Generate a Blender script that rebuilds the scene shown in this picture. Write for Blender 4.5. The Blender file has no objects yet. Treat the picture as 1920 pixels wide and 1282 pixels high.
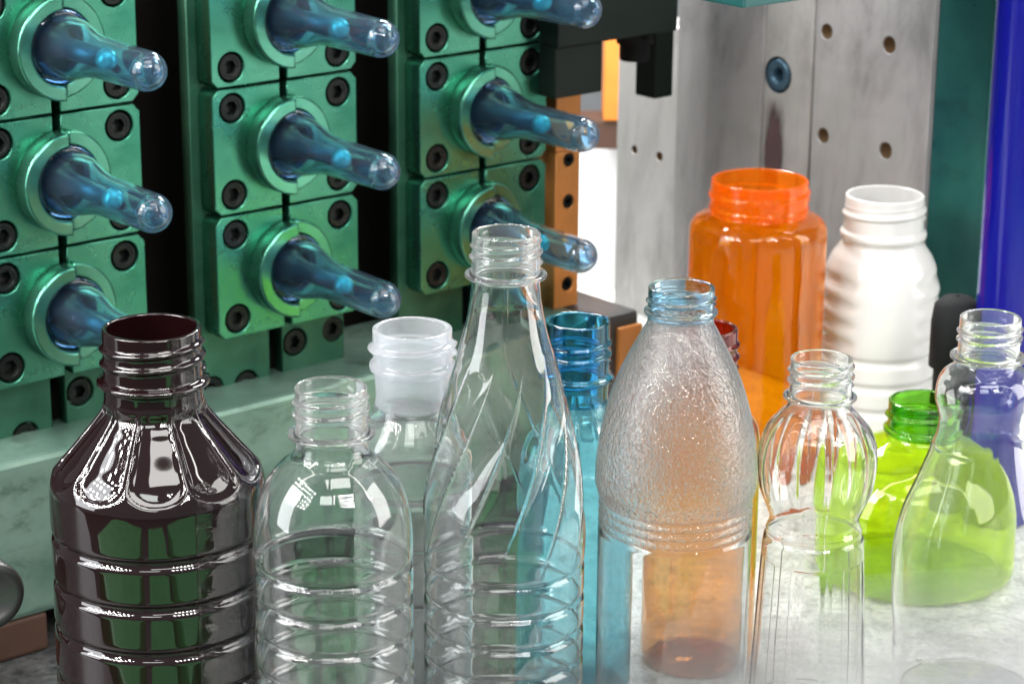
import bpy, bmesh, math
import numpy as np
from mathutils import Vector, Matrix

SC = bpy.context.scene
COL = SC.collection
R = math.radians

# ------------------------------------------------------------ camera
F = 4590.7; PITCH = 0.3053; ROLL = 0.0072; CAMH = 0.501
cd = bpy.data.cameras.new('camera'); cam = bpy.data.objects.new('camera', cd); COL.objects.link(cam)
cd.sensor_width = 36; cd.lens = F / 1920 * 36
cd.clip_start = 0.02; cd.clip_end = 60
cam.location = (0, 0, CAMH)
cam.rotation_euler = (Matrix.Rotation(math.pi/2 - PITCH, 4, 'X') @ Matrix.Rotation(ROLL, 4, 'Z')).to_euler()
cd.dof.use_dof = True; cd.dof.focus_distance = 1.0; cd.dof.aperture_fstop = 22
SC.camera = cam
SC.view_settings.view_transform = 'Standard'; SC.view_settings.look = 'None'
SC.view_settings.exposure = 0.3
SC.render.engine = 'CYCLES'
cy = SC.cycles
cy.max_bounces = 28; cy.transmission_bounces = 28; cy.transparent_max_bounces = 24
cy.glossy_bounces = 8; cy.diffuse_bounces = 4
cy.sample_clamp_indirect = 6; cy.blur_glossy = 0.5
cy.use_denoising = True

# ------------------------------------------------------------ world and lamps
w = bpy.data.worlds.new('World'); SC.world = w; w.use_nodes = True
bg = w.node_tree.nodes['Background']; bg.inputs[0].default_value = (0.80, 0.86, 0.90, 1); bg.inputs[1].default_value = 0.26

def area(name, loc, target, size, power, color=(1, 1, 1), sy=None, spread=180, shape='RECTANGLE'):
    l = bpy.data.lights.new(name, 'AREA'); l.shape = shape; l.size = size; l.size_y = sy or size
    l.energy = power; l.color = color; l.spread = R(spread)
    o = bpy.data.objects.new(name, l); COL.objects.link(o); o.location = loc
    o.rotation_euler = (Vector(target) - Vector(loc)).to_track_quat('-Z', 'Y').to_euler()
    return o
area('hall_lamp', (0.3, 0.2, 2.2), (0.05, 1.1, 0.1), 1.3, 20, (1.0, 0.985, 0.96), sy=0.7)
area('streak_fill', (-0.6, 0.9, 1.7), (0.0, 1.1, 0.1), 0.05, 3, (1.0, 0.98, 0.95), sy=1.6)  # unseen strips added for thin streak highlights on the bottles
area('streak_fill', (0.75, 0.8, 1.5), (0.1, 1.1, 0.1), 0.05, 3, (1.0, 0.98, 0.95), sy=1.6)
area('side_lamp', (1.6, 0.9, 0.7), (0.1, 1.1, 0.15), 0.85, 19, (1.0, 0.98, 0.95), sy=1.3)
area('side_lamp', (-1.5, 0.5, 0.7), (-0.05, 1.1, 0.15), 0.70, 17, (0.95, 0.97, 1.0), sy=1.3)
area('back_lamp', (1.0, 2.4, 1.7), (0.1, 1.2, 0.1), 0.7, 20, (1.0, 0.98, 0.95))
area('front_lamp', (-0.3, -0.9, 1.9), (0.0, 1.2, 0.2), 0.8, 9, (0.95, 1.0, 0.96), sy=0.5)
def led_wall(centre, target, nx, ny, step, power):
    c = Vector(centre); q = (Vector(target) - c).to_track_quat('-Z', 'Y')
    for i in range(nx):
        for j in range(ny):
            p = c + q @ Vector(((i - (nx-1)/2)*step, (j - (ny-1)/2)*step, 0))
            area('led_lamp', p, Vector(target) + (p - c), 0.045, power, (1, 0.985, 0.96), shape='DISK')
led_wall((-1.19, 0.34, 1.16), (-0.14, 0.92, 0.10), 8, 6, 0.15, 0.85)
led_wall((0.75, -0.35, 1.45), (0.12, 1.0, 0.10), 6, 5, 0.13, 0.8)

# ------------------------------------------------------------ pixel / place helpers
def project(p):
    x, y, z = p[0], p[1], p[2] - CAMH
    fw = y*math.cos(PITCH) - z*math.sin(PITCH); up = y*math.sin(PITCH) + z*math.cos(PITCH)
    a = F*x/fw; b = -F*up/fw; c, s = math.cos(ROLL), math.sin(ROLL)
    return 960 + c*a - s*b, 641 + s*a + c*b, fw
def ray(u, v):
    a, b = u - 960, v - 641; c, s = math.cos(ROLL), math.sin(ROLL)
    a, b = c*a + s*b, -s*a + c*b
    x = a/F; up = -b/F
    return Vector((x, math.cos(PITCH) + up*math.sin(PITCH), -math.sin(PITCH) + up*math.cos(PITCH)))   # unit forward depth
def at_depth(u, v, d): return Vector((0, 0, CAMH)) + ray(u, v)*d
def at_plane(u, v, p0, n):
    r = ray(u, v); o = Vector((0, 0, CAMH)); return o + r*((Vector(p0) - o).dot(n)/r.dot(n))

# ------------------------------------------------------------ object helpers
def tag(o, label=None, cat=None, group=None, kind=None):
    if label: o['label'] = label
    if cat: o['category'] = cat
    if group: o['group'] = group
    if kind: o['kind'] = kind
    return o
def empty(name, loc=(0, 0, 0), rz=0.0):
    o = bpy.data.objects.new(name, None); COL.objects.link(o); o.location = loc; o.rotation_euler = (0, 0, rz)
    o.empty_display_size = 0.01; return o
def link(name, me, mat, parent=None):
    o = bpy.data.objects.new(name, me); COL.objects.link(o)
    if mat and not me.materials: me.materials.append(mat)
    if parent: o.parent = parent
    return o
def mesh(name, V, Fc, smooth=True):
    me = bpy.data.meshes.new(name); me.from_pydata([tuple(v) for v in V], [], [tuple(f) for f in Fc])
    if smooth: me.polygons.foreach_set('use_smooth', [True]*len(me.polygons))
    me.update(); return me
def box(name, x0, x1, y0, y1, z0, z1, mat, parent=None, bevel=0.001, segs=2):
    bm = bmesh.new(); bmesh.ops.create_cube(bm, size=1)
    for v in bm.verts:
        v.co = Vector(((x0+x1)/2 + v.co.x*(x1-x0), (y0+y1)/2 + v.co.y*(y1-y0), (z0+z1)/2 + v.co.z*(z1-z0)))
    if bevel: bmesh.ops.bevel(bm, geom=list(bm.edges), offset=bevel, segments=segs, affect='EDGES', profile=0.6)
    me = bpy.data.meshes.new(name); bm.to_mesh(me); bm.free()
    return link(name, me, mat, parent)
TOFRONT = Matrix.Rotation(math.pi/2, 4, 'X')      # (x,y,z) -> (x,-z,y)
def circle(cx, cz, r, n=32, ph=0):
    return [(cx + r*math.cos(2*math.pi*k/n + ph), cz + r*math.sin(2*math.pi*k/n + ph)) for k in range(n)]
def plate_mesh(name, outline, holes, y_back, y_front, bevel=0.0006):
    """flat plate in the local XZ plane, front at local y = y_front (negative = towards the viewer)"""
    cu = bpy.data.curves.new(name, 'CURVE'); cu.dimensions = '2D'; cu.fill_mode = 'BOTH'
    th = abs(y_front - y_back)/2
    cu.extrude = th - bevel; cu.bevel_depth = bevel; cu.bevel_resolution = 1; cu.offset = -bevel
    for pts in [outline] + holes:
        s = cu.splines.new('POLY'); s.points.add(len(pts) - 1)
        for p, q in zip(s.points, pts): p.co = (q[0], q[1], 0, 1)
        s.use_cyclic_u = True
    o = bpy.data.objects.new(name, cu); COL.objects.link(o)
    bpy.context.view_layer.update()
    dg = bpy.context.evaluated_depsgraph_get()
    me = bpy.data.meshes.new_from_object(o.evaluated_get(dg)); bpy.data.objects.remove(o); bpy.data.curves.remove(cu)
    me.name = name
    me.transform(Matrix.Translation((0, (y_back + y_front)/2, 0)) @ TOFRONT)
    return me
def ring_mesh(name, rings, n, close=False):
    """rings: array (m, n, 3)"""
    m = len(rings); V = np.array(rings).reshape(-1, 3)
    k = np.arange(n); kn = (k + 1) % n; Fs = []
    for i in range(m - 1):
        a = i*n; b = (i + 1)*n
        Fs.append(np.stack([a + k, a + kn, b + kn, b + k], 1))
    Fs = np.concatenate(Fs)
    me = bpy.data.meshes.new(name)
    me.vertices.add(len(V)); me.vertices.foreach_set('co', V.astype(np.float32).ravel())
    me.loops.add(len(Fs)*4); me.loops.foreach_set('vertex_index', Fs.astype(np.int32).ravel())
    me.polygons.add(len(Fs)); me.polygons.foreach_set('loop_start', np.arange(0, len(Fs)*4, 4, dtype=np.int32))
    me.polygons.foreach_set('use_smooth', np.ones(len(Fs), dtype=bool))
    me.update(calc_edges=True); me.validate(); return me
def lathe(name, prof, n=48):
    """prof: list of (r, z) bottom to top (outside up)"""
    th = np.linspace(0, 2*np.pi, n, endpoint=False)
    rings = [np.stack([max(r, 1e-6)*np.cos(th), max(r, 1e-6)*np.sin(th), np.full(n, z)], 1) for r, z in prof]
    return ring_mesh(name, rings, n)

# ------------------------------------------------------------ materials
def newmat(name):
    m = bpy.data.materials.new(name); m.use_nodes = True
    return m, m.node_tree, m.node_tree.nodes['Principled BSDF']
def setp(b, **k):
    names = dict(color='Base Color', rough='Roughness', metal='Metallic', trans='Transmission Weight', ior='IOR', coat='Coat Weight',
                 sss='Subsurface Weight', spec='Specular IOR Level', alpha='Alpha', coatr='Coat Roughness')
    for a, v in k.items():
        b.inputs[names[a]].default_value = (*v, 1) if a == 'color' else v
def noise(nt, scale, detail=4, rough=0.5, coord='Object', stretch=None, dist=0):
    tc = nt.nodes.new('ShaderNodeTexCoord'); n = nt.nodes.new('ShaderNodeTexNoise')
    n.inputs['Scale'].default_value = scale; n.inputs['Detail'].default_value = detail; n.inputs['Roughness'].default_value = rough
    n.inputs['Distortion'].default_value = dist
    if stretch:
        mp = nt.nodes.new('ShaderNodeMapping'); mp.inputs['Scale'].default_value = stretch
        nt.links.new(tc.outputs[coord], mp.inputs[0]); nt.links.new(mp.outputs[0], n.inputs['Vector'])
    else: nt.links.new(tc.outputs[coord], n.inputs['Vector'])
    return n
def ramp(nt, src, stops):
    r = nt.nodes.new('ShaderNodeValToRGB'); e = r.color_ramp.elements
    while len(e) > len(stops): e.remove(e[-1])
    while len(e) < len(stops): e.new(0.5)
    for el, (p, c) in zip(e, stops): el.position = p; el.color = (*c, 1)
    nt.links.new(src, r.inputs[0]); return r
def bump(nt, b, src, strength, dist):
    bp = nt.nodes.new('ShaderNodeBump'); bp.inputs['Strength'].default_value = strength; bp.inputs['Distance'].default_value = dist
    nt.links.new(src, bp.inputs['Height']); nt.links.new(bp.outputs[0], b.inputs['Normal']); return bp
def plain(name, color, rough=0.5, metal=0.0, var=0.12, scale=30, bmp=0.15, **k):
    m, nt, b = newmat(name); setp(b, rough=rough, metal=metal, **k)
    n = noise(nt, scale, 6, 0.6)
    lo = tuple(c*(1 - var) for c in color); hi = tuple(min(1, c*(1 + var)) for c in color)
    r = ramp(nt, n.outputs['Fac'], [(0.3, lo), (0.7, hi)]); nt.links.new(r.outputs[0], b.inputs['Base Color'])
    rr = nt.nodes.new('ShaderNodeMapRange'); rr.inputs[3].default_value = rough*0.8; rr.inputs[4].default_value = min(1, rough*1.25)
    nt.links.new(n.outputs['Fac'], rr.inputs[0]); nt.links.new(rr.outputs[0], b.inputs['Roughness'])
    if bmp:
        n2 = noise(nt, scale*12, 3); bump(nt, b, n2.outputs['Fac'], bmp, 0.0004)
    return m
def clear(name, color=(1, 1, 1), rough=0.0, ior=1.5, bmp=0, bscale=400, wob=0.10):
    m, nt, b = newmat(name); setp(b, color=color, rough=rough, trans=1.0, ior=ior)
    if bmp:
        n = noise(nt, bscale, 2, 0.5, dist=0.6); bump(nt, b, n.outputs['Fac'], bmp, 0.0012)
    elif wob:
        n = noise(nt, 45, 1, 0.4); bump(nt, b, n.outputs['Fac'], wob, 0.0025)
    return m
M = {}
def hammered():
    m, nt, b = newmat('hammered_plastic'); setp(b, color=(0.945, 0.975, 1.0), trans=1.0, ior=1.5)
    tc = nt.nodes.new('ShaderNodeTexCoord'); sp = nt.nodes.new('ShaderNodeSeparateXYZ'); nt.links.new(tc.outputs['Object'], sp.inputs[0])
    mr = nt.nodes.new('ShaderNodeMapRange'); mr.inputs[1].default_value = FZ - 0.003; mr.inputs[2].default_value = FZ + 0.003; nt.links.new(sp.outputs[2], mr.inputs[0])
    n = noise(nt, 640, 1, 0.4, dist=1.0)
    ml = nt.nodes.new('ShaderNodeMath'); ml.operation = 'MULTIPLY'; nt.links.new(mr.outputs[0], ml.inputs[0]); nt.links.new(n.outputs['Fac'], ml.inputs[1])
    n2 = noise(nt, 50, 1, 0.4); ad = nt.nodes.new('ShaderNodeMath'); ad.operation = 'ADD'; nt.links.new(ml.outputs[0], ad.inputs[0]); nt.links.new(n2.outputs['Fac'], ad.inputs[1])
    bump(nt, b, ad.outputs[0], 0.65, 0.0007)
    m2 = nt.nodes.new('ShaderNodeMath'); m2.operation = 'MULTIPLY_ADD'; m2.inputs[1].default_value = 0.06; m2.inputs[2].default_value = 0.015
    nt.links.new(mr.outputs[0], m2.inputs[0]); nt.links.new(m2.outputs[0], b.inputs['Roughness'])
    d = nt.nodes.new('ShaderNodeBsdfTranslucent'); mx = nt.nodes.new('ShaderNodeMixShader')
    m3 = nt.nodes.new('ShaderNodeMath'); m3.operation = 'MULTIPLY_ADD'; m3.inputs[1].default_value = 0.02; m3.inputs[2].default_value = 0.01
    nt.links.new(mr.outputs[0], m3.inputs[0]); nt.links.new(m3.outputs[0], mx.inputs[0])
    nt.links.new(b.outputs[0], mx.inputs[1]); nt.links.new(d.outputs[0], mx.inputs[2]); nt.links.new(mx.outputs[0], nt.nodes['Material Output'].inputs['Surface'])
    return m
FZ = 0.115
M['frost_low'] = clear('hammered_plastic_lower', (0.97, 0.985, 0.99), rough=0.03)
M['paleblue'] = clear('pale_blue_plastic', (0.62, 0.85, 1.0), wob=0)
M['blue_neck'] = clear('blue_plastic_neck', (0.10, 0.52, 0.80), wob=0)
M['amber_neck'] = clear('dark_red_plastic', (0.42, 0.07, 0.06), wob=0)
M['green_neck'] = clear('green_plastic_neck', (0.20, 0.62, 0.05), wob=0)
M['preform_ring'] = clear('blue_preform_ring', (0.40, 0.62, 0.92), wob=0, rough=0.03)

def hazy(name, color, trans_mix, rough=0.1, dcol=None, wob=0):
    """glass mixed with a translucent and diffuse share: milky plastic"""
    m, nt, b = newmat(name); setp(b, color=color, rough=rough, trans=1.0, ior=1.5)
    if wob:
        n = noise(nt, 45, 1, 0.4); bump(nt, b, n.outputs['Fac'], wob, 0.0025)
    d = nt.nodes.new('ShaderNodeBsdfTranslucent'); d.inputs[0].default_value = (*(dcol or color), 1)
    d2 = nt.nodes.new('ShaderNodeBsdfDiffuse'); d2.inputs[0].default_value = (*(dcol or color), 1)
    mx = nt.nodes.new('ShaderNodeMixShader'); mx.inputs[0].default_value = 0.45
    nt.links.new(d.outputs[0], mx.inputs[1]); nt.links.new(d2.outputs[0], mx.inputs[2])
    m2 = nt.nodes.new('ShaderNodeMixShader'); m2.inputs[0].default_value = trans_mix
    nt.links.new(b.outputs[0], m2.inputs[1]); nt.links.new(mx.outputs[0], m2.inputs[2])
    nt.links.new(m2.outputs[0], nt.nodes['Material Output'].inputs['Surface']); return m
M['clear'] = hazy('clear_plastic', (0.99, 0.995, 0.993), 0.004, 0.0, (1, 1, 1), wob=0.2)
M['neck_clear'] = hazy('clear_plastic_neck', (0.988, 0.996, 0.992), 0.04, 0.005, (1, 1, 1))
M['frost'] = hammered()
M['orange_neck'] = hazy('orange_plastic_neck', (1.0, 0.55, 0.05), 0.28, 0.02, (1.0, 0.20, 0.003))
M['orange'] = hazy('orange_plastic', (1.0, 0.64, 0.05), 0.15, 0.02, (1.0, 0.25, 0.002), wob=0.3)
M['preform'] = hazy('blue_preform_plastic', (0.52, 0.76, 0.96), 0.022, 0.02, (0.60, 0.70, 1.0))
M['natural_neck'] = hazy('milky_plastic', (0.93, 0.96, 1.0), 0.20, 0.12, (0.95, 0.97, 1.0))
M['natural'] = hazy('hazy_clear_plastic', (0.95, 0.97, 0.97), 0.06, 0.02)
M['blue_body'] = hazy('cyan_plastic', (0.50, 0.87, 0.94), 0.10, 0.02, (0.35, 0.85, 0.95))
M['amber'] = hazy('amber_plastic', (0.95, 0.62, 0.30), 0.05, 0.02, (1.0, 0.45, 0.12))
M['green'] = hazy('lime_green_plastic', (0.80, 0.96, 0.09), 0.12, 0.02, (0.70, 0.95, 0.04), wob=0.6)

m, nt, b = newmat('dark_purple_plastic'); setp(b, color=(0.007, 0.0018, 0.0022), rough=0.04, ior=1.65, trans=0.0, coat=0.15, coatr=0.03)
n_ = noise(nt, 28, 1, 0.4); bump(nt, b, n_.outputs['Fac'], 0.12, 0.002); M['dark'] = m
m, nt, b = newmat('white_plastic'); setp(b, color=(0.54, 0.53, 0.515), rough=0.2, sss=0.15); b.inputs['Subsurface Radius'].default_value = (0.01, 0.01, 0.01)
n_ = noise(nt, 30, 1, 0.4); bump(nt, b, n_.outputs['Fac'], 0.1, 0.002); M['white'] = m

def metal_paint(name, c1, c2, metal, rough, scale=14, brushed=None, wear=0.35):
    m, nt, b = newmat(name); setp(b, metal=metal)
    n = noise(nt, scale, 5, 0.6, dist=0.5); r = ramp(nt, n.outputs['Fac'], [(0.32, c1), (0.68, c2)])
    nw = noise(nt, 38, 7, 0.72, dist=0.4, stretch=(0.6, 1, 1.4)); rw = ramp(nt, nw.outputs['Fac'], [(0.30, (1.12, 1.12, 1.12)), (0.55, (1, 1, 1)), (0.66, (0.45, 0.47, 0.45))])
    mw = nt.nodes.new('ShaderNodeMix'); mw.data_type = 'RGBA'; mw.blend_type = 'MULTIPLY'; mw.inputs[0].default_value = wear
    nt.links.new(r.outputs[0], mw.inputs[6]); nt.links.new(rw.outputs[0], mw.inputs[7]); nt.links.new(mw.outputs[2], b.inputs['Base Color'])
    n2 = noise(nt, 90, 4, 0.6, stretch=brushed or (1, 1, 1))
    mr = nt.nodes.new('ShaderNodeMapRange'); mr.inputs[3].default_value = rough*0.75; mr.inputs[4].default_value = rough*1.3
    nt.links.new(n2.outputs['Fac'], mr.inputs[0]); nt.links.new(mr.outputs[0], b.inputs['Roughness'])
    bump(nt, b, n2.outputs['Fac'], 0.02, 0.0003); return m
M['plate'] = metal_paint('green_mould_steel', (0.022, 0.16, 0.105), (0.085, 0.28, 0.19), 0.9, 0.28, scale=9)
M['boss'] = metal_paint('green_ring_steel', (0.05, 0.23, 0.15), (0.12, 0.34, 0.25), 0.9, 0.22)
M['backing'] = metal_paint('dull_green_steel', (0.012, 0.07, 0.042), (0.05, 0.15, 0.095), 0.6, 0.40)
M['bench'] = metal_paint('pale_green_steel', (0.085, 0.16, 0.125), (0.19, 0.29, 0.24), 0.5, 0.42, scale=16, wear=0.8)
M['black'] = plain('black_void', (0.004, 0.0035, 0.003), 0.95, bmp=0, spec=0.1)
M['screw'] = plain('black_oxide_steel', (0.010, 0.012, 0.011), 0.38, 0.7)
M['core'] = plain('teal_core_steel', (0.01, 0.10, 0.12), 0.35, 0.6)
M['coretip'] = plain('bright_teal_tip', (0.04, 0.48, 0.46), 0.25, 0.5)
M['darkgreen'] = plain('dark_green_iron', (0.002, 0.008, 0.005), 0.6, 0.1, spec=0.3)
M['bronze'] = plain('orange_bronze', (0.50, 0.20, 0.05), 0.4, 0.4)
M['ochre'] = plain('yellow_ochre_paint', (0.50, 0.16, 0.02), 0.5)
M['brown'] = plain('brown_block', (0.05, 0.022, 0.012), 0.6)
M['teal'] = metal_paint('teal_paint', (0.005, 0.045, 0.055), (0.018, 0.11, 0.09), 0.2, 0.3, scale=8)
M['tealedge'] = plain('green_edge', (0.05, 0.28, 0.17), 0.25)
M['bluetube'] = plain('blue_gloss_tube', (0.004, 0.004, 0.15), 0.12, 0.0, var=0.05, bmp=0)
M['whitepanel'] = plain('white_cover', (0.85, 0.85, 0.85), 0.5, var=0.02)
M['bushing'] = plain('blue_grey_bushing', (0.06, 0.12, 0.17), 0.35, 0.6)
M['bore'] = plain('brown_rusty_bore', (0.16, 0.10, 0.05), 0.45, 0.4)
M['rubber'] = plain('black_rubber', (0.004, 0.0045, 0.005), 0.7, spec=0.2)
M['greysteel'] = plain('dark_grey_steel', (0.09, 0.09, 0.09), 0.35, 0.7)

def steel_wall(name, dark, light):
    m, nt, b = newmat(name); setp(b, rough=0.5, metal=0.25)
    n = noise(nt, 7, 8, 0.65, dist=1.2, stretch=(1.6, 1, 0.8)); r = ramp(nt, n.outputs['Fac'], [(0.30, dark), (0.52, light), (0.75, tuple(min(1, c*1.18) for c in light))])
    n3 = noise(nt, 3.2, 4, 0.6); r3 = ramp(nt, n3.outputs['Fac'], [(0.52, (1, 1, 1)), (0.72, (0.72, 0.80, 0.72))])
    n4 = noise(nt, 120, 3, 0.7, stretch=(1, 1, 0.10)); r4 = ramp(nt, n4.outputs['Fac'], [(0.30, (0.72, 0.72, 0.72)), (0.45, (1, 1, 1))])
    mx = nt.nodes.new('ShaderNodeMix'); mx.data_type = 'RGBA'; mx.blend_type = 'MULTIPLY'; mx.inputs[0].default_value = 1
    nt.links.new(r.outputs[0], mx.inputs[6]); nt.links.new(r3.outputs[0], mx.inputs[7])
    mx2 = nt.nodes.new('ShaderNodeMix'); mx2.data_type = 'RGBA'; mx2.blend_type = 'MULTIPLY'; mx2.inputs[0].default_value = 0.6
    nt.links.new(mx.outputs[2], mx2.inputs[6]); nt.links.new(r4.outputs[0], mx2.inputs[7])
    nt.links.new(mx2.outputs[2], b.inputs['Base Color'])
    bump(nt, b, n4.outputs['Fac'], 0.12, 0.0005); return m
M['steelwall'] = steel_wall('scuffed_grey_steel', (0.15, 0.145, 0.145), (0.29, 0.28, 0.28))
M['steelside'] = steel_wall('scuffed_light_steel', (0.21, 0.20, 0.19), (0.34, 0.33, 0.32))

def granite(name, cs, rough):
    m, nt, b = newmat(name); setp(b, rough=rough)
    n1 = noise(nt, 70, 8, 0.75); n2 = noise(nt, 260, 4, 0.7)
    r1 = ramp(nt, n1.outputs['Fac'], [(0.35, cs[0]), (0.5, cs[1]), (0.68, cs[2])])
    r2 = ramp(nt, n2.outputs['Fac'], [(0.38, (0.45, 0.47, 0.45)), (0.5, (1, 1, 1))])
    mx = nt.nodes.new('ShaderNodeMix'); mx.data_type = 'RGBA'; mx.blend_type = 'MULTIPLY'; mx.inputs[0].default_value = 0.8
    nt.links.new(r1.outputs[0], mx.inputs[6]); nt.links.new(r2.outputs[0], mx.inputs[7]); nt.links.new(mx.outputs[2], b.inputs['Base Color'])
    return m
M['table'] = granite('speckled_pale_granite', ((0.28, 0.30, 0.28), (0.50, 0.52, 0.49), (0.72, 0.73, 0.70)), 0.35)
M['shaded_table'] = granite('speckled_granite_shaded', ((0.018, 0.018, 0.020), (0.045, 0.046, 0.046), (0.10, 0.10, 0.10)), 0.35)  # table granite with the shade at the left put into its colour


# ------------------------------------------------------------ table
t = box('table_top', 0.0185, 1.2, 0.76, 1.72, -0.04, 0, M['table'], bevel=0.001); tag(t, kind='structure')
t = box('table_top', -1.2, 0.0180, 0.76, 1.043, -0.04, 0, M['shaded_table'], bevel=0.001); tag(t, kind='structure')
t = box('lower_table', -1.2, 0.0180, 1.0435, 1.72, -0.10, -0.045, M['shaded_table'], bevel=0.001); tag(t, kind='structure')
fl = box('floor', -5, 5, -4, 4.2, -0.92, -0.9, plain('grey_hall_floor', (0.25, 0.25, 0.25), 0.5), bevel=0); tag(fl, kind='structure')
gm = plain('green_reflection_paint', (0.06, 0.27, 0.10), 0.4)
for gx0, gx1 in ((-0.62, -0.25), (-0.17, 0.0), (0.06, 0.55)):  # unseen green boxes added for the green reflections in the bottles
    g_ = box('reflection_box', gx0, gx1, 0.25, 0.62, -0.5, -0.06, gm, bevel=0.01); tag(g_, kind='structure')
wl = box('back_wall', -5, 5, 4.2, 4.3, -1, 3, plain('grey_hall_wall', (0.25, 0.26, 0.27), 0.8), bevel=0); tag(wl, kind='structure')

# ------------------------------------------------------------ mould columns
P = 0.07; TH = 0.8722
DV = Vector((math.sin(TH), math.cos(TH), 0)); NV = Vector((math.cos(TH), -math.sin(TH), 0))
O3 = Vector((-3.3165*P, 17.473*P, CAMH - 3.7897*P)) - NV*0.20*P     # gap A on the seam of the left column
T = 0.20*P; HW = 0.68*P; SX = 0.5*P; SZ = 0.3414*P; RO = 0.385*P; RI = 0.275*P; RS = 0.118*P

def half_plate(side, zc):
    """side -1 left, +1 right; local to the row centre"""
    g0 = (-0.055 if side < 0 else 0.015)*P; h = 0.49*P; c = 0.055*P
    n = 20
    if side < 0:
        a0 = math.acos(max(-1, min(1, g0/RI)))
        arc = [(RI*math.cos(a), RI*math.sin(a)) for a in np.linspace(a0, 2*math.pi - a0, n)]
        out = [(g0, h), (-HW + c, h), (-HW, h - c), (-HW, -h + c), (-HW + c, -h), (g0, -h)]
        pts = out + arc[::-1]
        pts = [(g0, h), (-HW + c, h), (-HW, h - c), (-HW, -h + c), (-HW + c, -h), (g0, -h)] + [(x, z) for x, z in arc[::-1]]
    else:
        a0 = math.acos(g0/RI)
        arc = [(RI*math.cos(a), RI*math.sin(a)) for a in np.linspace(-a0, a0, n)]
        pts = [(g0, -h), (HW - c, -h), (HW, -h + c), (HW, h - c), (HW - c, h), (g0, h)] + arc[::-1]
    holes = [circle(side*SX, s*SZ, RS, 28) for s in (-1, 1)]
    return plate_mesh('clamp_plate', pts, holes, 0.0, -T, 0.0005)
def half_ring(side):
    g0 = (-0.008 if side < 0 else 0.035)*P
    n = 32
    if side < 0:
        ao = math.acos(g0/RO); ai = math.acos(g0/RI)
        pts = [(RO*math.cos(a), RO*math.sin(a)) for a in np.linspace(ao, 2*math.pi - ao, n)] + \
              [(RI*math.cos(a), RI*math.sin(a)) for a in np.linspace(2*math.pi - ai, ai, n)]
    else:
        ao = math.acos(g0/RO); ai = math.acos(g0/RI)
        pts = [(RO*math.cos(a), RO*math.sin(a)) for a in np.linspace(-ao, ao, n)] + \
              [(RI*math.cos(a), RI*math.sin(a)) for a in np.linspace(ai, -ai, n)]
    return plate_mesh('split_ring', pts, [], -T + 0.0002, -T - (0.16 if side < 0 else 0.06)*P, 0.0012)
PL = {s: half_plate(s, 0) for s in (-1, 1)}; RG = {s: half_ring(s) for s in (-1, 1)}

def screw_mesh(rad, depth=0.010):
    n = 30; th = np.linspace(0, 2*np.pi, n, endpoint=False)
    hexr = 0.46*rad*math.cos(math.pi/6)/np.cos((th % (math.pi/3)) - math.pi/6)
    def rg(r, z): return np.stack([r*np.cos(th), r*np.sin(th), np.full(n, z)], 1)
    o = np.ones(n)
    rings = [rg(o*rad*0.86, -depth), rg(o*rad*0.86, -0.0012), rg(o*rad*0.82, -0.0006), rg(o*rad*0.62, -0.0006), rg(o*rad*0.58, -0.0010),
             rg(hexr*1.06, -0.0010), rg(hexr, -0.0016), rg(hexr*0.97, -0.005), rg(o*1e-5, -0.0055)]
    me = ring_mesh('screw', rings, n); me.transform(TOFRONT)
    for p in me.polygons: p.use_smooth = False
    return me
SCR = screw_mesh(RS)
# the preform: closed wall of blue plastic on a metal core
def preform_mesh():
    pr = [(0.175, -0.32), (0.205, -0.31), (0.205, -0.05), (0.225, 0.0), (0.232, 0.06), (0.231, 0.13), (0.222, 0.19), (0.204, 0.26), (0.182, 0.34),
          (0.165, 0.42), (0.156, 0.49), (0.152, 0.56)]
    L = 1.31; rb = 0.142
    pr += [(0.151 - 0.009*k/6, 0.56 + (L - rb - 0.56)*k/6) for k in range(1, 7)]
    pr += [(rb*math.cos(a), L - rb + rb*math.sin(a)) for a in np.linspace(0.12, math.pi/2, 12)]
    ins = [(0.100*math.cos(a), L - rb + 0.012 + 0.100*math.sin(a)) for a in np.linspace(math.pi/2, 0.1, 10)]
    ins += [(0.102, 0.9), (0.105, 0.60), (0.112, 0.48), (0.135, 0.36), (0.160, 0.28), (0.185, 0.18), (0.19, 0.05), (0.175, -0.05), (0.175, -0.32)]
    me = lathe('preform', [(r*P, z*P) for r, z in pr + ins], 56); me.transform(TOFRONT); return me
def collar_mesh():
    pr = [(0.236, -0.02), (0.262, -0.012), (0.268, 0.01), (0.262, 0.032), (0.240, 0.045), (0.236, 0.045), (0.236, -0.02)]
    me = lathe('support_ring', [(r*P, z*P) for r, z in pr], 56); me.transform(TOFRONT); return me
def nub_mesh():
    pr = [(0.03, 1.305), (0.03, 1.315), (0.022, 1.322), (0.014, 1.322), (0.012, 1.315), (0, 1.315)]
    me = lathe('gate_nub', [(r*P, z*P) for r, z in pr], 20); me.transform(TOFRONT); return me
def core_mesh():
    pr = [(0.15, -0.3), (0.15, -0.02), (0.11, 0.05), (0.074, 0.2), (0.070, 0.3), (0.070, 0.70), (0.0, 0.70)]
    me = lathe('core_rod', [(r*P, z*P) for r, z in pr], 32); me.transform(TOFRONT); return me
def coretip_mesh():
    pr = [(0.0, 0.6995), (0.079, 0.7005)] + [(0.080*math.cos(a), 0.73 + 0.080*math.sin(a)) for a in np.linspace(0.0, math.pi/2, 10)]
    me = lathe('core_tip', [(r*P, z*P) for r, z in pr], 32); me.transform(TOFRONT); return me
TIP = coretip_mesh()
PF, CLR, NUB, CORE = preform_mesh(), collar_mesh(), nub_mesh(), core_mesh()

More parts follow.
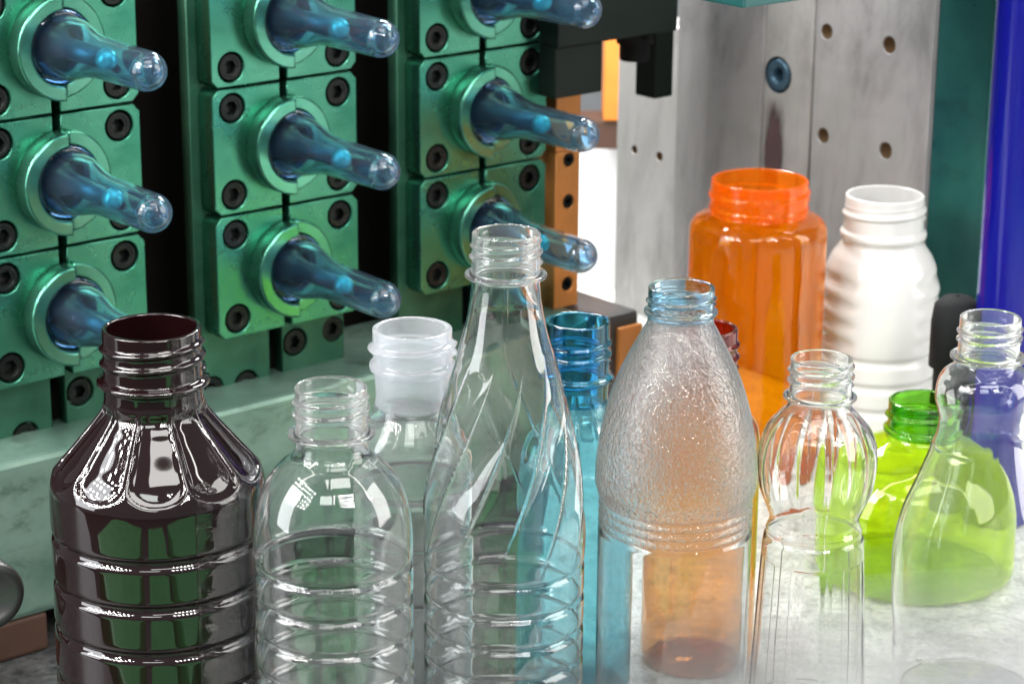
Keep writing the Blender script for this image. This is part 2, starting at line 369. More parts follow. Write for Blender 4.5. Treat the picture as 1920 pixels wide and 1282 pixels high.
COLN = ['leftmost', 'middle', 'rightmost']; ROWN = ['top', 'middle', 'lowest']
rz = math.pi/2 - TH
for c in range(3):
    col = empty('mould_column', O3 + DV*(2.0*P*c), rz)
    tag(col, ['leftmost column of green mould plates, at the left edge behind the dark purple bottle',
              'middle column of green mould plates, behind the milky white necked bottle',
              'rightmost column of green mould plates, beside the orange bronze strip'][c], 'mould', 'columns of green mould plates')
    zt = 1.6*P; zb = -3.05*P
    bk = link('backing_plate', plate_mesh('backing_plate', [(-HW - 0.08*P, zb), (-0.07*P, zb), (-0.07*P, zt), (-HW - 0.08*P, zt)],
              [circle(-0.30*P, -2.48*P, RS), circle(-0.63*P, -2.46*P, RS*0.95)], 0.0075, -0.001), M['backing'], col)
    bk2 = link('backing_plate', plate_mesh('backing_plate', [(0.05*P, zb), (HW - 0.01*P, zb), (HW - 0.01*P, zt), (0.05*P, zt)],
              [circle(0.56*P, -2.18*P, RS*0.98), circle(0.18*P, -2.22*P, RS)], 0.0075, -0.001), M['backing'], col)
    link('centre_filler', box('x', -0.12*P, 0.10*P, 0.008, 0.02, zb, zt, M['black'], bevel=0).data, None, col)
    bpy.data.objects.remove(bpy.data.objects['x'])
    for (sx, sz, par) in ((-0.30, -2.48, bk), (-0.63, -2.46, bk), (0.56, -2.18, bk2), (0.18, -2.22, bk2)):
        s = link('screw', SCR, M['screw'], par); s.location = (sx*P, -0.001, sz*P)
    for r in range(3):
        zc = -(r - 0.5)*P
        for side in (-1, 1):
            pl = link('clamp_plate', PL[side], M['plate'], col); pl.location = (0, -0.0012, zc)
            rg = link('split_ring', RG[side], M['boss'], pl)
            for s_ in (-1, 1):
                s = link('screw', SCR, M['screw'], pl); s.location = (side*SX, -T, s_*SZ)
        cr = link('core_rod', CORE, M['core'], col); cr.location = (0.015*P, -T - 0.02*P, zc); link('core_tip', TIP, M['coretip'], cr)
        pf = link('preform', PF, M['preform']); pf.location = col.location + DV*0.015*P + NV*(T + 0.06*P) + Vector((0, 0, zc)); pf.rotation_euler = (0, 0, rz)
        tag(pf, 'blue plastic bottle preform sticking out of the %s ring of the %s mould column' % (ROWN[r], COLN[c]), 'preform', 'blue preforms in the mould')
        link('support_ring', CLR, M['preform_ring'], pf); link('gate_nub', NUB, M['preform_ring'], pf)

base = empty('mould_base', O3, rz)
tag(base, 'dark mould frame with long pale green steel bar under the three columns of green plates', 'machine frame')
box('gap_shade_sheet', -2.2*P, 4.75*P, 0.055, 0.06, -4.6*P, 2*P, M['black'], base, bevel=0)  # black sheet stands in for the shade in the gaps between columns
box('edge_strip', 0.66*P, 0.72*P, 0.012, 0.05, -3.05*P, 1.6*P, M['bronze'], base, bevel=0.0005)
# long bar: top face meets the plates' feet
def loc_of(u, v, yloc):       # local x,z on the plane y=yloc of the mould frame
    p = at_plane(u, v, O3 - (-NV)*0 + (-NV)*yloc, NV) - O3
    return p.dot(DV), p.z
xz = loc_of(0, 822, 0.0); xr = loc_of(1192, 560, -0.03)
ZB = xz[1]; XR = xr[0]
lo_, hi_ = -0.2, 0.0
for _ in range(30):
    mi_ = (lo_ + hi_)/2
    if loc_of(0, 872, mi_)[1] < ZB: hi_ = mi_
    else: lo_ = mi_
YF = mi_; ZL = max(loc_of(26, 1164, YF)[1], -O3.z - 0.04); print('bar', YF, ZB, ZL, O3.z)
box('bar', -4*P, XR - 0.035, YF, 0.05, ZL, ZB, M['bench'], base, bevel=0.003)
box('bar_end', XR - 0.0347, XR, YF + 0.002, 0.05, ZL, ZB - 0.001, M['greysteel'], base, bevel=0.004)
e = box('end_reflection', XR - 0.020, XR - 0.0005, YF - 0.002, YF + 0.0018, ZB - 0.045, ZB - 0.009, M['bronze'], base, bevel=0.001)  # orange reflection on the bar end, put into a coloured plate
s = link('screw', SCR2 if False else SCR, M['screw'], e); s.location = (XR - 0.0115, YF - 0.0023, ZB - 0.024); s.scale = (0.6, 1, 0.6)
box('foot', -3.5*P, loc_of(92, 1180, YF)[0], YF + 0.001, 0.04, -O3.z - 0.0445, ZL - 0.0003, M['brown'], base, bevel=0.002)

# bronze strip beside the right column
x1 = loc_of(1041, 400, -0.004)[0]; x2 = loc_of(1086, 400, -0.004)[0]; zt = loc_of(1060, 285, -0.004)[1]; zt2 = loc_of(1060, 180, -0.004)[1]
st = empty('side_strip', O3 + DV*x1, rz); tag(st, 'orange bronze strip with black screws at the right of the mould', 'metal strip')
hs = [(0.55*(x2-x1), loc_of(1067, v, -0.004)[1]) for v in (300, 378, 532)]
link('strip', plate_mesh('strip', [(0, ZB), (x2-x1, ZB), (x2-x1, zt), (0, zt)], [circle(x, z, 0.0045, 20) for x, z in hs], 0.02, -0.004), M['bronze'], st)
SCR2 = screw_mesh(0.0045)
for x, z in hs:
    s = link('screw', SCR2, M['screw'], st); s.location = (x, -0.0045, z)
box('upper_strip', 0, x2-x1, -0.004, 0.02, zt + 0.0005, zt2 + 0.02, M['bronze'], st, bevel=0.0005)

# dark bracket above it
xa = loc_of(1042, 100, -0.03)[0]; xb = loc_of(1130, 100, -0.03)[0]; xc = loc_of(1266, 60, -0.03)[0]
zl = loc_of(1130, 172, -0.03)[1]; zm = loc_of(1180, 70, -0.03)[1]
br = empty('dark_bracket', O3 + DV*xa, rz); tag(br, 'dark green machine bracket with hanging black cylinder, above the white gap at top centre', 'bracket')
box('lower_block', 0, xb-xa, -0.03, 0.03, zl, zm - 0.0003, M['darkgreen'], br)
box('upper_block', 0, xc-xa, -0.032, 0.03, zm, zm + 0.08, M['darkgreen'], br)
cyx = loc_of(1215, 90, -0.03)[0] - xa
zc2 = loc_of(1215, 118, -0.03)[1]
cylm = lathe('cylinder', [(0.0001, 0), (0.0085, 0), (0.0092, 0.001), (0.0092, 0.010), (0.0112, 0.0105), (0.0112, 0.020), (0.0112, zm - zc2 + 0.001)], 32)
o = link('cylinder', cylm, M['rubber'], br); o.location = (cyx, -0.018, zc2)
xs = loc_of(1232, 150, 0.0)[0] - xa; xs2 = loc_of(1266, 150, 0.0)[0] - xa; zs = loc_of(1240, 186, 0.0)[1]
box('hanger', xs, xs2, 0.002, 0.02, zs, zm - 0.0005, M['darkgreen'], br)

# ------------------------------------------------------------ steel wall on the right (faces -DV)
KW = 1.5/16.763*1.0
W0 = at_depth(1550, 60, 1.50)
rzw = -TH
def wloc(u, v, y=0.0):
    p = at_plane(u, v, W0 + DV*y, DV) - W0
    return p.dot(NV), p.z
def wplate(u0, u1, vtop, holes, mat, label, y=0.0, vref=300, thick=0.03, name='steel_plate'):
    a = wloc(u0, vref, y)[0]; b_ = wloc(u1, vref, y)[0]
    e = W0 + NV*a + DV*y
    zt = wloc(u0, vtop, y)[1] if vtop is not None else 0.12
    zb = -W0.z + (0.002 if y < 0.01 else -0.25)
    hh = [(wloc(u, v, y)[0] - a, wloc(u, v, y)[1], r) for u, v, r in holes]
    root = bpy.data.objects.new(name, None); COL.objects.link(root); root.location = (e.x, e.y, W0.z); root.rotation_euler = (0, 0, rzw)
    tag(root, label, 'steel plate', 'grey steel plates of the right hand wall')
    me = plate_mesh('plate_body', [(0, zb), (b_-a, zb), (b_-a, zt), (0, zt)], [circle(x, z, r, 32) for x, z, r in hh], thick, 0.0, 0.0006)
    link('plate_body', me, mat, root)
    for x, z, r in hh:
        pr = [(1e-5, -thick*0.7), (r*1.05, -thick*0.7), (r*1.02, -0.0008), (r*1.25, -0.0004), (r*1.25, 0.0004), (r*1.02, 0.0003)]
        hm = lathe('bore', [(1e-5, -0.009), (r*0.98, -0.009), (r*0.98, -0.001), (r*0.99, -0.0009)][::1], 28); hm.transform(TOFRONT)
        q = link('bore', hm, M['bushing'] if r > 0.006 else M['bore'], root); q.location = (x, 0, z)
    return root, hh
wplate(1156, 1320, 30, [(1189, 281, 0.0030), (1236, 294, 0.0032)], M['steelside'], 'narrow pale steel plate with two small holes, next to the white gap', y=0.03)
wplate(1265, 1422.5, None, [], M['steelwall'], 'plain grey steel plate without holes, behind the orange bottle')
rt, hh = wplate(1427, 1514.5, None, [(1459, 141, 0.0122)], M['steelside'], 'narrow grey steel plate with a large dark bushing and brown stain', y=0.0015)
wplate(1519.5, 1737, None, [(1550, 60, 0.0047), (1667, 85, 0.0051), (1543, 255, 0.0047), (1660, 283, 0.0051)], M['steelwall'], 'wide grey steel plate with four holes, behind the white bottle')
x, z, r = hh[0]
bz = lathe('bushing', [(0.0048, -0.012), (0.0048, 0.0), (0.0058, 0.0006), (0.0090, 0.0006), (0.0097, 0.0), (0.0097, -0.012)][::-1], 36); bz.transform(TOFRONT)
q = link('bushing', bz, M['bushing'], rt); q.location = (x, 0.0, z)
# brown run of old oil under the bushing
sm, snt, sb = newmat('brown_oil_stain'); setp(sb, color=(0.075, 0.045, 0.045), rough=0.35)
sn = noise(snt, 55, 5, 0.7, 'Generated', stretch=(1, 1, 0.25)); stc = snt.nodes.new('ShaderNodeTexCoord')
sx_ = snt.nodes.new('ShaderNodeSeparateXYZ'); snt.links.new(stc.outputs['Generated'], sx_.inputs[0])
def mth(op, a, b2=None):
    n = snt.nodes.new('ShaderNodeMath'); n.operation = op
    for i_, q_ in enumerate((a, b2)):
        if q_ is None: continue
        if isinstance(q_, (int, float)): n.inputs[i_].default_value = q_
        else: snt.links.new(q_, n.inputs[i_])
    return n.outputs[0]
ax = mth('ABSOLUTE', mth('SUBTRACT', sx_.outputs[0], 0.5)); fx = mth('SUBTRACT', 0.42, ax)
az = mth('ABSOLUTE', mth('SUBTRACT', sx_.outputs[2], 0.5)); fz = mth('MULTIPLY', mth('SUBTRACT', 0.5, az), 2.2)
sn2 = noise(snt, 5, 6, 0.7, 'Generated')
al = mth('MULTIPLY', mth('MULTIPLY', mth('MULTIPLY', fx, 3.0), fz), mth('MULTIPLY', mth('SUBTRACT', sn2.outputs['Fac'], 0.20), 6.5))
al.node.use_clamp = True; snt.links.new(al, sb.inputs['Alpha'])
bm = bmesh.new(); bmesh.ops.create_grid(bm, x_segments=1, y_segments=1, size=0.5)
me = bpy.data.meshes.new('stain'); bm.to_mesh(me); bm.free(); me.transform(Matrix.Scale(0.022, 4, (1, 0, 0)) @ Matrix.Scale(0.080, 4, (0, 1, 0))); me.transform(TOFRONT)
so = link('stain', me, sm, rt); so.location = (x - 0.001, -0.0006, z - 0.054)

# teal panel, blue tube and black foot at the right
a = wloc(1737, 300, 0.004)[0]; b_ = wloc(1850, 300, 0.004)[0]; c_ = wloc(1868, 300, 0.004)[0]
tp = empty('teal_panel', W0 + NV*a, rzw); tp.location.z = 0; tag(tp, 'dark teal painted machine panel between steel wall and blue tube', 'panel')
box('panel', 0.0005, b_-a, 0.004, 0.03, 0.003, W0.z + 0.12, M['teal'], tp)
box('edge', b_-a + 0.0003, c_-a, 0.002, 0.03, 0.003, W0.z + 0.12, M['tealedge'], tp)
pt = at_depth(1915, 300, 1.30)
tm = lathe('blue_tube', [(0.0185, 0.001), (0.0185, 0.75)], 64)
tb = link('blue_tube', tm, M['bluetube']); tb.location = (pt.x, pt.y, 0); tag(tb, 'glossy deep blue upright tube at the right edge of the picture', 'tube')
pt = at_depth(1792, 620, 1.345)
bf = empty('black_knob', (pt.x, pt.y, 0)); tag(bf, 'black rounded clamp knob behind the clear bottle at far right', 'knob')
k_ = lathe('knob', [(0.001, pt.z + 0.020), (0.008, pt.z + 0.019), (0.0125, pt.z + 0.015), (0.0138, pt.z + 0.005), (0.0138, pt.z - 0.02), (0.011, pt.z - 0.021), (0.011, 0.001)][::-1], 40)
link('knob', k_, M['rubber'], bf)

# teal beam overhead and things behind the gap
cpt = at_depth(1395, 17, 1.2)
tbm = empty('overhead_beam', cpt, rz); tag(tbm, 'teal painted beam end cut off by the top edge of the picture', 'beam')
box('beam', 0, 0.2, 0, 0.1, 0, 0.06, M['teal'], tbm); box('lip', -0.0008, 0.2, -0.0008, 0.1, 0.008, 0.011, M['screw'], tbm, bevel=0.0003)
p1 = at_depth(1085, 600, 2.1); p2 = at_depth(1230, 0, 2.1)
wp = box('white_cover', at_depth(1020, 300, 2.1).x, at_depth(1200, 300, 2.1).x, p1.y, p1.y + 0.02, -0.6, at_depth(1100, 235, 2.1).z, M['whitepanel']); tag(wp, 'bright white cover seen in the gap between mould and steel wall', 'cover')
area('cover_fill', (p1.x - 0.05, p1.y - 0.25, 0.65), (p1.x + 0.03, p1.y, 0.0), 0.2, 14)  # unseen fill light added to whiten the cover
ob = empty('ochre_beam', (0, p1.y - 0.04, 0)); tag(ob, 'bright orange beam behind the gap at top centre', 'beam')
q1 = at_depth(1085, 250, 2.05); q2 = at_depth(1170, 195, 2.05)
box('crossbar', q1.x, q2.x + 0.02, -0.02, 0.02, q1.z, q2.z, M['brown'], ob)
q3 = at_depth(1126, 200, 2.05); q4 = at_depth(1170, 20, 2.05)
box('upright', q3.x, q4.x + 0.02, -0.022, 0.02, q2.z + 0.0003, q4.z + 0.1, M['ochre'], ob)

# dark disc and block at the lower left
pk = at_depth(-14, 1122, 1.0)
dk = link('round_knob', lathe('round_knob', [(1e-5, -0.03), (0.0135, -0.03), (0.0148, -0.0285), (0.0148, -0.002), (0.0136, -0.0003), (0.0100, 0), (0.0095, -0.0006), (1e-5, -0.0006)], 48), M['greysteel'])
dk.data.transform(TOFRONT); dk.location = pk; dk.rotation_euler = (0, 0, R(35)); tag(dk, 'dark grey round metal knob at the lower left edge', 'knob')
sh = box('shaft', -0.004, 0.004, -0.0, 0.12, -0.004, 0.004, M['greysteel'], dk, bevel=0.001); sh.location = (0, 0.029, 0)

# ------------------------------------------------------------ bottles
def pchip(x, xs, ys):
    xs = np.array(xs, float); ys = np.array(ys, float); h = np.diff(xs); dl = np.diff(ys)/h
    d = np.zeros(len(xs))
    for k in range(1, len(xs) - 1):
        if dl[k-1]*dl[k] > 0:
            w1 = 2*h[k] + h[k-1]; w2 = h[k] + 2*h[k-1]; d[k] = (w1 + w2)/(w1/dl[k-1] + w2/dl[k])
    d[0] = dl[0]; d[-1] = dl[-1]
    i = np.clip(np.searchsorted(xs, x) - 1, 0, len(h) - 1); t = (x - xs[i])/h[i]
    return (2*t**3 - 3*t**2 + 1)*ys[i] + (t**3 - 2*t**2 + t)*h[i]*d[i] + (-2*t**3 + 3*t**2)*ys[i+1] + (t**3 - t**2)*h[i]*d[i+1]

def bottle(label, u, v, depth, prof, seam, mats, threads=(), flange=(), grooves=(), mod=None, group=None, wall=0.0005,
           neck_wall=0.0014, thread_h=0.0011, inner=0.55, n=144, dz=0.0008, rot=0.0, rings=(), cat='bottle', name='plastic_bottle', tw=0.19):
    """prof: (pixel row, half width in pixels) from rim down; everything below continues to the table"""
    top = at_depth(u, v, depth); X, Y, H = top
    def zof(row):
        lo, hi = -0.3, 0.6
        for _ in range(40):
            mid = (lo + hi)/2
            if project((X, Y, mid))[1] > row: lo = mid
            else: hi = mid
        return mid
    def rof(row, hw): z = zof(row); return hw*project((X, Y, z))[2]/F
    zs = [zof(a) for a, _ in prof]; rs = [rof(a, b) for a, b in prof]
    # heel and base
    while zs and zs[-1] < 0.006: zs.pop(); rs.pop()
    Rb = rs[-1]
    zs = zs[::-1]; rs = rs[::-1]
    if zs[0] > 0.007: zs.insert(0, 0.0065); rs.insert(0, Rb)
    zh = zs[0]
    heel = [(0.0, Rb*0.86), (0.0008, Rb*0.91), (0.0022, Rb*0.955), (0.0042, Rb*0.985)]
    zz = [a for a, _ in heel] + zs; rr = [b for _, b in heel] + rs
    zz, rr = zip(*[(a, b) for k, (a, b) in enumerate(zip(zz, rr)) if k == 0 or a > zz[k-1] + 1e-5])
    base_r = lambda z: pchip(z, zz, rr)
    th = np.linspace(0, 2*np.pi, n, endpoint=False)[None, :] + rot
    zsm = zof(seam)
    tz = [(zof(a), zof(b), k) for a, b, k in threads]
    fz = [(zof(a), rof(a, b), wd) for a, b, wd in flange]
    gz = [(zof(a), dp, wd) for a, dp, wd in grooves]
    def extra(z):
        """relief on top of the plain profile; z (m,1)"""
        e = np.zeros((len(z), n))
        for z1, z2, turns in tz:            # z1 top, z2 bottom
            p_ = (z1 - z2)/turns
            ph = (z - z2)/p_ - (th % (2*np.pi))/(2*np.pi)
            fr = ph - np.floor(ph)
            win = 1/(1 + np.exp(-(ph + 0.05)/0.03))*1/(1 + np.exp((ph - turns + 0.95)/0.03))
            e += thread_h*np.exp(-np.abs((fr - 0.5)/tw)**2.6)*win
        for f_, rf, wd in fz:
            e += (rf - base_r(z))*np.exp(-np.abs((z - f_)/wd)**4)
        for g_, dp, wd in gz:
            e -= dp*np.exp(-np.abs((z - g_)/wd)**2.2)
        return e
    def relief(z):
        e = extra(z)
        if mats[0] is not M['dark']:      # mould parting line, both sides
            d = (th - rot - R(-86)) % np.pi; d = np.minimum(d, np.pi - d)
            e = e + 0.00022*np.exp(-(d/0.018)**2)*(z < zsm)
        if mod is not None: e = e + mod(th - rot, z, zof)
        return e
    def ringset(z, amp, off, sel):
        z = np.array(z)[:, None]; r = base_r(z) + off(z)
        e = relief(z) if sel else 0
        rad = r + e*amp
        return np.stack([rad*np.cos(th - rot), rad*np.sin(th - rot), np.repeat(z, n, 1)], 2)
    root = empty(name, (X, Y, 0)); root.rotation_euler = (0, 0, rot)
    tag(root, label, cat, group)
    tk = lambda z: -(wall + (neck_wall - wall)/(1 + np.exp(-(z - zsm + 0.006)/0.0022)))
    # body sheet out, sheet in
    zb = np.concatenate([np.array([0, 0.0003, 0.0008, 0.0015, 0.0025, 0.0035]), np.arange(0.0045, zsm - dz*0.4, dz), [zsm]])
    rb0 = float(base_r(np.array([0.0]))[0])
    def baserings(up, off):
        out = []
        for f_ in ([0.0, 0.25, 0.5, 0.7, 0.85, 0.95] if up else [0.95, 0.85, 0.7, 0.5, 0.25, 0.0]):
            r_ = max((rb0 - off)*f_, 1e-5); z_ = 0.0045*(1 - f_**2) + off + 0.0006
            t_ = th[0] - rot; out.append(np.stack([r_*np.cos(t_), r_*np.sin(t_), np.full(n, z_)], 1))
        return out
    outer = baserings(True, 0.0) + list(ringset(zb, 1.0, lambda z: 0*z, True) + np.array([0, 0, 0.0006]) * (zb[:, None, None] < 1e-9))
    zi = zb.copy(); zi[:6] = zi[:6] + wall
    innr = list(ringset(zi[::-1], inner, tk, True)) + baserings(False, wall)
    me1 = ring_mesh('body', outer, n); me2 = ring_mesh('body', innr, n)
    bm = bmesh.new(); bm.from_mesh(me1); bm.from_mesh(me2); me = bpy.data.meshes.new('body'); bm.to_mesh(me); bm.free()
    me.polygons.foreach_set('use_smooth', [True]*len(me.polygons))
    link('body', me, mats[0], root)
    # neck: outside up, over the lip, inside down
    zn = np.concatenate([[zsm], np.arange(zsm + 0.0003, H - 0.0006, 0.00030), [H - 0.0006]])
    o1 = ringset(zn, 1.0, lambda z: 0*z, True)
    rt = float(base_r(np.array([H]))[0]); wt = neck_wall; t_ = th[0] - rot
    lip = []
    for a in np.linspace(0.15, math.pi - 0.15, 7):
        r_ = rt - wt/2 + wt/2*math.cos(a); z_ = H - 0.0006 + 0.0006*math.sin(a); lip.append(np.stack([r_*np.cos(t_), r_*np.sin(t_), np.full(n, z_)], 1))
    zin = zn[::-1][::2] if len(zn) % 2 else np.concatenate([zn[::-1][::2], [zsm]])
    # plain inside bore, but equal to the body's inner sheet at the seam
    zi_ = np.array(zin)[:, None]; rin = base_r(zi_) + tk(zi_)
    fade = np.exp(-np.abs((zi_ - zsm)/0.0015)**2)
    rad = rin + relief(zi_)*inner*fade
    in1 = np.stack([rad*np.cos(th - rot), rad*np.sin(th - rot), np.repeat(zi_, n, 1)], 2)
    link('neck', ring_mesh('neck', list(o1) + lip + list(in1), n), mats[1], root)
    return root

def lin(v0, v1, step): return list(np.arange(v0, v1, step))
# relief functions -------------------------------------------------------
def flutes(nf, v0, v1, depth, power=1.0):
    def f(th, z, zof):
        a, b = zof(v0), zof(v1)     # a top, b bottom
        t = np.clip((z - b)/(a - b), 0, 1); x = np.abs(((th*nf/(2*np.pi)) % 1)*2 - 1)
        low = 0.03 + 0.30*(1 - np.sqrt(np.clip(1 - (x*0.98)**2.4, 0, 1)))
        win = np.clip((t - low)/0.10, 0, 1); win = win*win*(3 - 2*win)
        wt = np.clip((1 - t)/0.20, 0, 1); wt = wt*wt*(3 - 2*wt)
        side = np.clip((1 - x)/0.22, 0, 1)**0.8
        return -depth*win*wt*side
    return f
def twist(nf, v0, v1, depth, turn):
    def f(th, z, zof):
        a, b = zof(v0), zof(v1)
        t = (z - b)/(a - b); ph = th + math.radians(turn)*(t - 0.5)*-1
        cell = np.abs(np.sin(ph*nf/2)); k = np.floor(ph*nf/(2*np.pi)) % 2
        lo = 0.0 + 0.10*k; hi = 1.0 - 0.16*k
        win = np.clip((t - lo)/0.40, 0, 1)*np.clip((hi - t)/0.35, 0, 1); win = win*win*(3 - 2*win)
        asym = 0.5 + 0.5*np.cos(ph*nf)*0 
        return -depth*win*cell**0.5
    return f
def ribs(nf, v0, v1, depth):
    def f(th, z, zof):
        a, b = zof(v0), zof(v1); t = np.clip((z - b)/(a - b), 0, 1); win = np.clip(np.sin(np.pi*t)*1.6, 0, 1)
        return -depth*win*np.abs(np.sin(th*nf/2))
    return f
def panels(nf, v0, v1, depth, widthf=0.62, ph0=0.0):
    def f(th, z, zof):
        a, b = zof(v0), zof(v1); t = (z - b)/(a - b)
        x = ((th + ph0)*nf/(2*np.pi)) % 1 - 0.5
        dx = (widthf/2 - np.abs(x))/0.05; dzv = np.minimum(1 - t, t)*(a - b)/0.0018
        corner = np.minimum(dx, dzv*1.0)
        w_ = np.clip(corner, 0, 1); w_ = w_*w_*(3 - 2*w_)
        return -depth*w_
    return f
def both(*fs): return lambda th, z, zof: sum(f(th, z, zof) for f in fs)

# 1 dark purple bottle
bottle('large dark purple bottle with fluted shoulder and ringed body at far left', 284, 612, 0.968,
       [(612, 93), (700, 93), (722, 93), (737, 93), (757, 97), (785, 117), (810, 139), (835, 161), (858, 182), (878, 195), (900, 200.5), (940, 201), (980, 200.5), (1500, 198)],
       728, (M['dark'], M['dark']), threads=[(622, 704, 3.0)], flange=[(711, 106, 0.0016)],
       grooves=[(v_, 0.0022, 0.0016) for v_ in lin(985, 1560, 82)], mod=flutes(10, 745, 892, 0.0026), thread_h=0.0014, n=288, neck_wall=0.002, rot=R(8))
# 2 clear ringed bottle
bottle('clear short necked bottle with round shoulder and horizontal rings, beside the dark bottle', 620, 724, 0.925,
       [(724, 68), (800, 68), (825, 68), (840, 69.5), (851, 76), (866, 95), (885, 113), (909, 129), (940, 141), (975, 147.5), (1010, 149.5), (1100, 149), (1600, 148)],
       822, (M['clear'], M['neck_clear']), threads=[(738, 798, 2.6)], flange=[(811, 82.5, 0.0011)],
       grooves=[(v_, 0.0021, 0.0012) for v_ in lin(1047, 1590, 63)], n=200, inner=0.92)
# 3 tall twisted bottle
bottle('tallest clear bottle with slender neck and twisted flutes, in the middle of the front row', 949, 435, 0.972,
       [(435, 64.5), (500, 64.5), (528, 64.5), (552, 66), (580, 70), (627, 81), (670, 94), (710, 106), (760, 121), (813, 135), (860, 145), (900, 150.5), (950, 153.5), (1000, 153), (1040, 151), (1600, 150)],
       526, (M['clear'], M['neck_clear']), threads=[(448, 503, 2.4)], flange=[(514, 77.5, 0.0011)],
       grooves=[(1046, 0.0014, 0.0012)] + [(v_, 0.0022, 0.0013) for v_ in lin(1105, 1600, 57)], mod=twist(11, 640, 1040, 0.0042, 66), n=400, inner=0.96, dz=0.0009)
# 4 hammered bottle
bottle('hammered texture clear bottle with pale blue neck, right of the tall bottle', 1278, 537, 1.012,
       [(537, 62.5), (580, 62), (598, 62), (606, 64), (618, 71), (640, 83), (668, 98), (717, 120), (780, 139), (830, 148), (880, 152), (900, 152), (912, 149), (925, 145), (960, 144.5), (1600, 143)],
       596, (M['frost'], M['paleblue']), threads=[(546, 577, 2.2)], flange=[(583, 69.5, 0.0012)],
       grooves=[(v_, 0.0011, 0.0010) for v_ in (934, 950, 966, 982)], n=200, thread_h=0.0010)
# 5 bulb bottle
bottle('small clear bottle with ribbed bulb shoulder, left of the green bottle', 1541, 671, 1.066,
       [(671, 58.5), (735, 58.5), (752, 58.5), (762, 61), (775, 74), (807, 101), (835, 111), (858, 114), (885, 112.5), (904, 109), (930, 99), (950, 90), (968, 84), (980, 86), (992, 92), (1064, 98), (1178, 103), (1282, 107), (1400, 108)],
       752, (M['clear'], M['neck_clear']), threads=[(682, 732, 2.5)], flange=[(742, 69, 0.0011)], grooves=[(995, 0.0010, 0.0012)],
       mod=both(ribs(16, 765, 925, 0.0011), panels(6, 1035, 1320, 0.0016, ph0=R(12))), n=240, inner=0.7)
# 6 spray bottle at far right
bottle('clear waisted bottle with long tapering shoulder, cut off by the right edge of the picture', 1858, 594, 1.10,
       [(594, 57), (660, 57), (678, 57.5), (688, 66), (703, 84), (722, 91.5), (745, 93.5), (765, 89), (785, 84), (800, 84.5), (847, 97), (904, 118), (961, 140), (1007, 150), (1050, 154), (1121, 150), (1200, 142), (1262, 140)],
       678, (M['clear'], M['neck_clear']), threads=[(604, 652, 3.1)], flange=[(668, 71, 0.0012)], n=160, inner=0.9, mod=panels(2, 830, 1200, 0.0012, 0.5, R(60)))
# 7 milky neck bottle
bottle('bottle with milky white neck and clear body, behind two clear bottles', 773, 614, 1.06,
       [(614, 75), (690, 73), (735, 69), (760, 72), (785, 86), (810, 100), (835, 108), (870, 111), (1500, 110)],
       757, (M['natural'], M['natural_neck']), threads=[(632, 672, 1.9)], flange=[(684, 81, 0.0020)], thread_h=0.0023, tw=0.27, neck_wall=0.0024,
       grooves=[(v_, 0.0010, 0.0014) for v_ in (900, 1000, 1100, 1200)])
# 8 blue bottle
bottle('blue bottle with deep blue threaded neck and cyan body, behind the tall clear bottle', 1083, 600, 1.10,
       [(600, 61), (700, 61), (740, 59), (752, 62), (790, 80), (830, 98), (860, 106), (900, 109), (1400, 108)],
       750, (M['blue_body'], M['blue_neck']), threads=[(628, 690, 3.0)], flange=[(705, 70, 0.0014)], mod=flutes(12, 755, 870, 0.0020), neck_wall=0.0022)
# 9 amber bottle
bottle('amber bottle with dark red neck, seen through the hammered clear bottle', 1324, 613, 1.135,
       [(613, 60), (700, 60), (725, 60), (742, 66), (770, 86), (800, 104), (840, 109), (1250, 106)],
       728, (M['amber'], M['amber_neck']), threads=[(630, 700, 3.0)], flange=[(712, 70, 0.0013)], neck_wall=0.002)
# 10 green jar
bottle('squat lime green bottle with dark green neck, between the two clear bottles at right', 1732, 749, 1.262,
       [(749, 65), (800, 65), (812, 65), (822, 78), (840, 118), (862, 148), (890, 169), (925, 182), (965, 187), (1100, 184)],
       811, (M['green'], M['green_neck']), threads=[(762, 794, 1.8)], flange=[(803, 72, 0.0016)], neck_wall=0.0022, thread_h=0.0016, wall=0.0007)
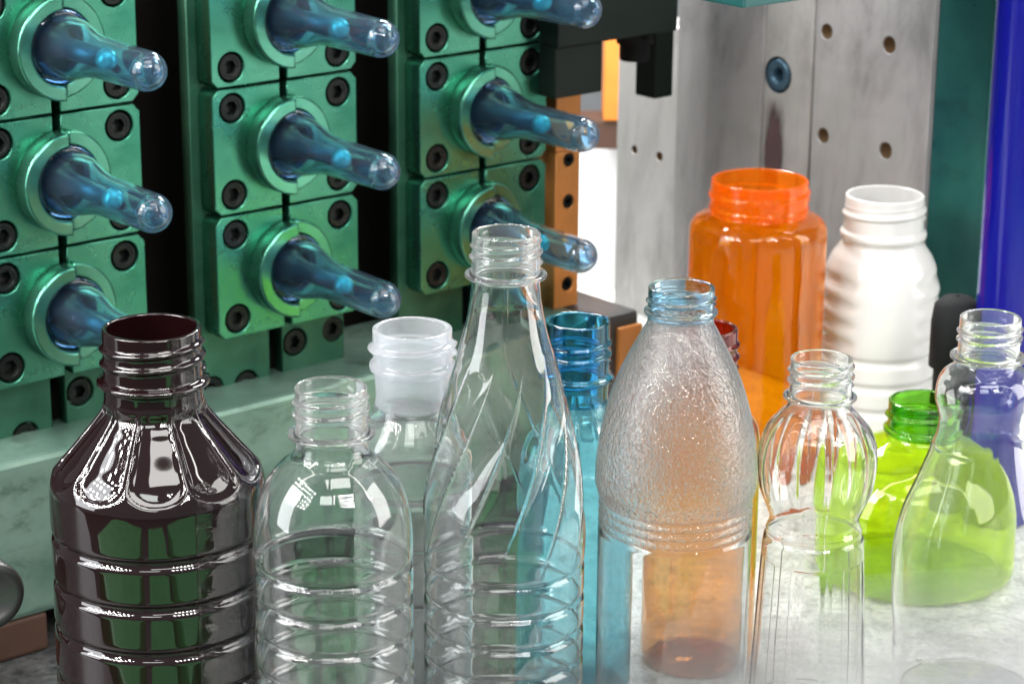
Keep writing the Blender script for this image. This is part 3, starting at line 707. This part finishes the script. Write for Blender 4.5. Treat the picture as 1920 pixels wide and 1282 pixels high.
# 11 orange bottle
bottle('wide mouthed transparent orange bottle standing in the back row', 1425, 336, 1.39,
       [(336, 91), (375, 92), (396, 90), (402, 96), (407, 113), (414, 123), (425, 128), (440, 129), (560, 128), (960, 125)],
       398, (M['orange'], M['orange_neck']), threads=[(348, 382, 2.0)], flange=[(388, 94, 0.0012)], neck_wall=0.002, thread_h=0.0012, wall=0.0009, dz=0.0012)
# 12 white bottle
def grips(th, z, zof):
    e = 0
    for v_ in (515, 552, 588, 622):
        for az in (R(-90 - 62), R(-90 + 62)):
            d = (th - az + np.pi) % (2*np.pi) - np.pi
            e = e - 0.0021*np.exp(-(d/0.50)**4)*np.exp(-((z - zof(v_))/0.0034)**2)
    return e
bottle('opaque white bottle with screw neck and ringed lower half, right of the orange bottle', 1660, 364, 1.41,
       [(364, 73.5), (430, 75), (444, 77), (450, 76), (458, 80), (478, 94), (510, 106), (550, 112), (590, 113), (625, 111), (645, 108.5), (700, 111), (900, 110)],
       448, (M['white'], M['white']), threads=[(376, 418, 2.2)], flange=[(436, 81, 0.0022)], thread_h=0.0014, tw=0.25, neck_wall=0.002,
       grooves=[(v_, 0.0022, 0.0020) for v_ in (652, 697, 742, 787)], mod=grips)

# ------------------------------------------------------------ low white mist added to whiten the front right of the table
mm = bpy.data.materials.new('white_fade_haze'); mm.use_nodes = True; nt = mm.node_tree; nt.nodes.remove(nt.nodes['Principled BSDF'])
pv = nt.nodes.new('ShaderNodeVolumePrincipled'); pv.inputs['Color'].default_value = (0.97, 0.98, 1, 1); pv.inputs['Density'].default_value = 2.0
nt.links.new(pv.outputs[0], nt.nodes['Material Output'].inputs['Volume'])
for k_, (ax_, ay_, az_) in enumerate(((0.28, 0.155, 0.092), (0.25, 0.150, 0.070), (0.22, 0.145, 0.050))):
    bm = bmesh.new(); bmesh.ops.create_uvsphere(bm, u_segments=48, v_segments=24, radius=1)
    for v_ in bm.verts:
        v_.co.z = max(v_.co.z, 0.0)
        v_.co.x *= ax_; v_.co.y *= ay_; v_.co.z = v_.co.z*az_ + 0.0015 + 0.0007*k_
    me = bpy.data.meshes.new('fade_haze'); bm.to_mesh(me); bm.free()
    mi = link('fade_haze', me, mm); mi.location = (0.24, 0.93, 0); tag(mi, kind='stuff')
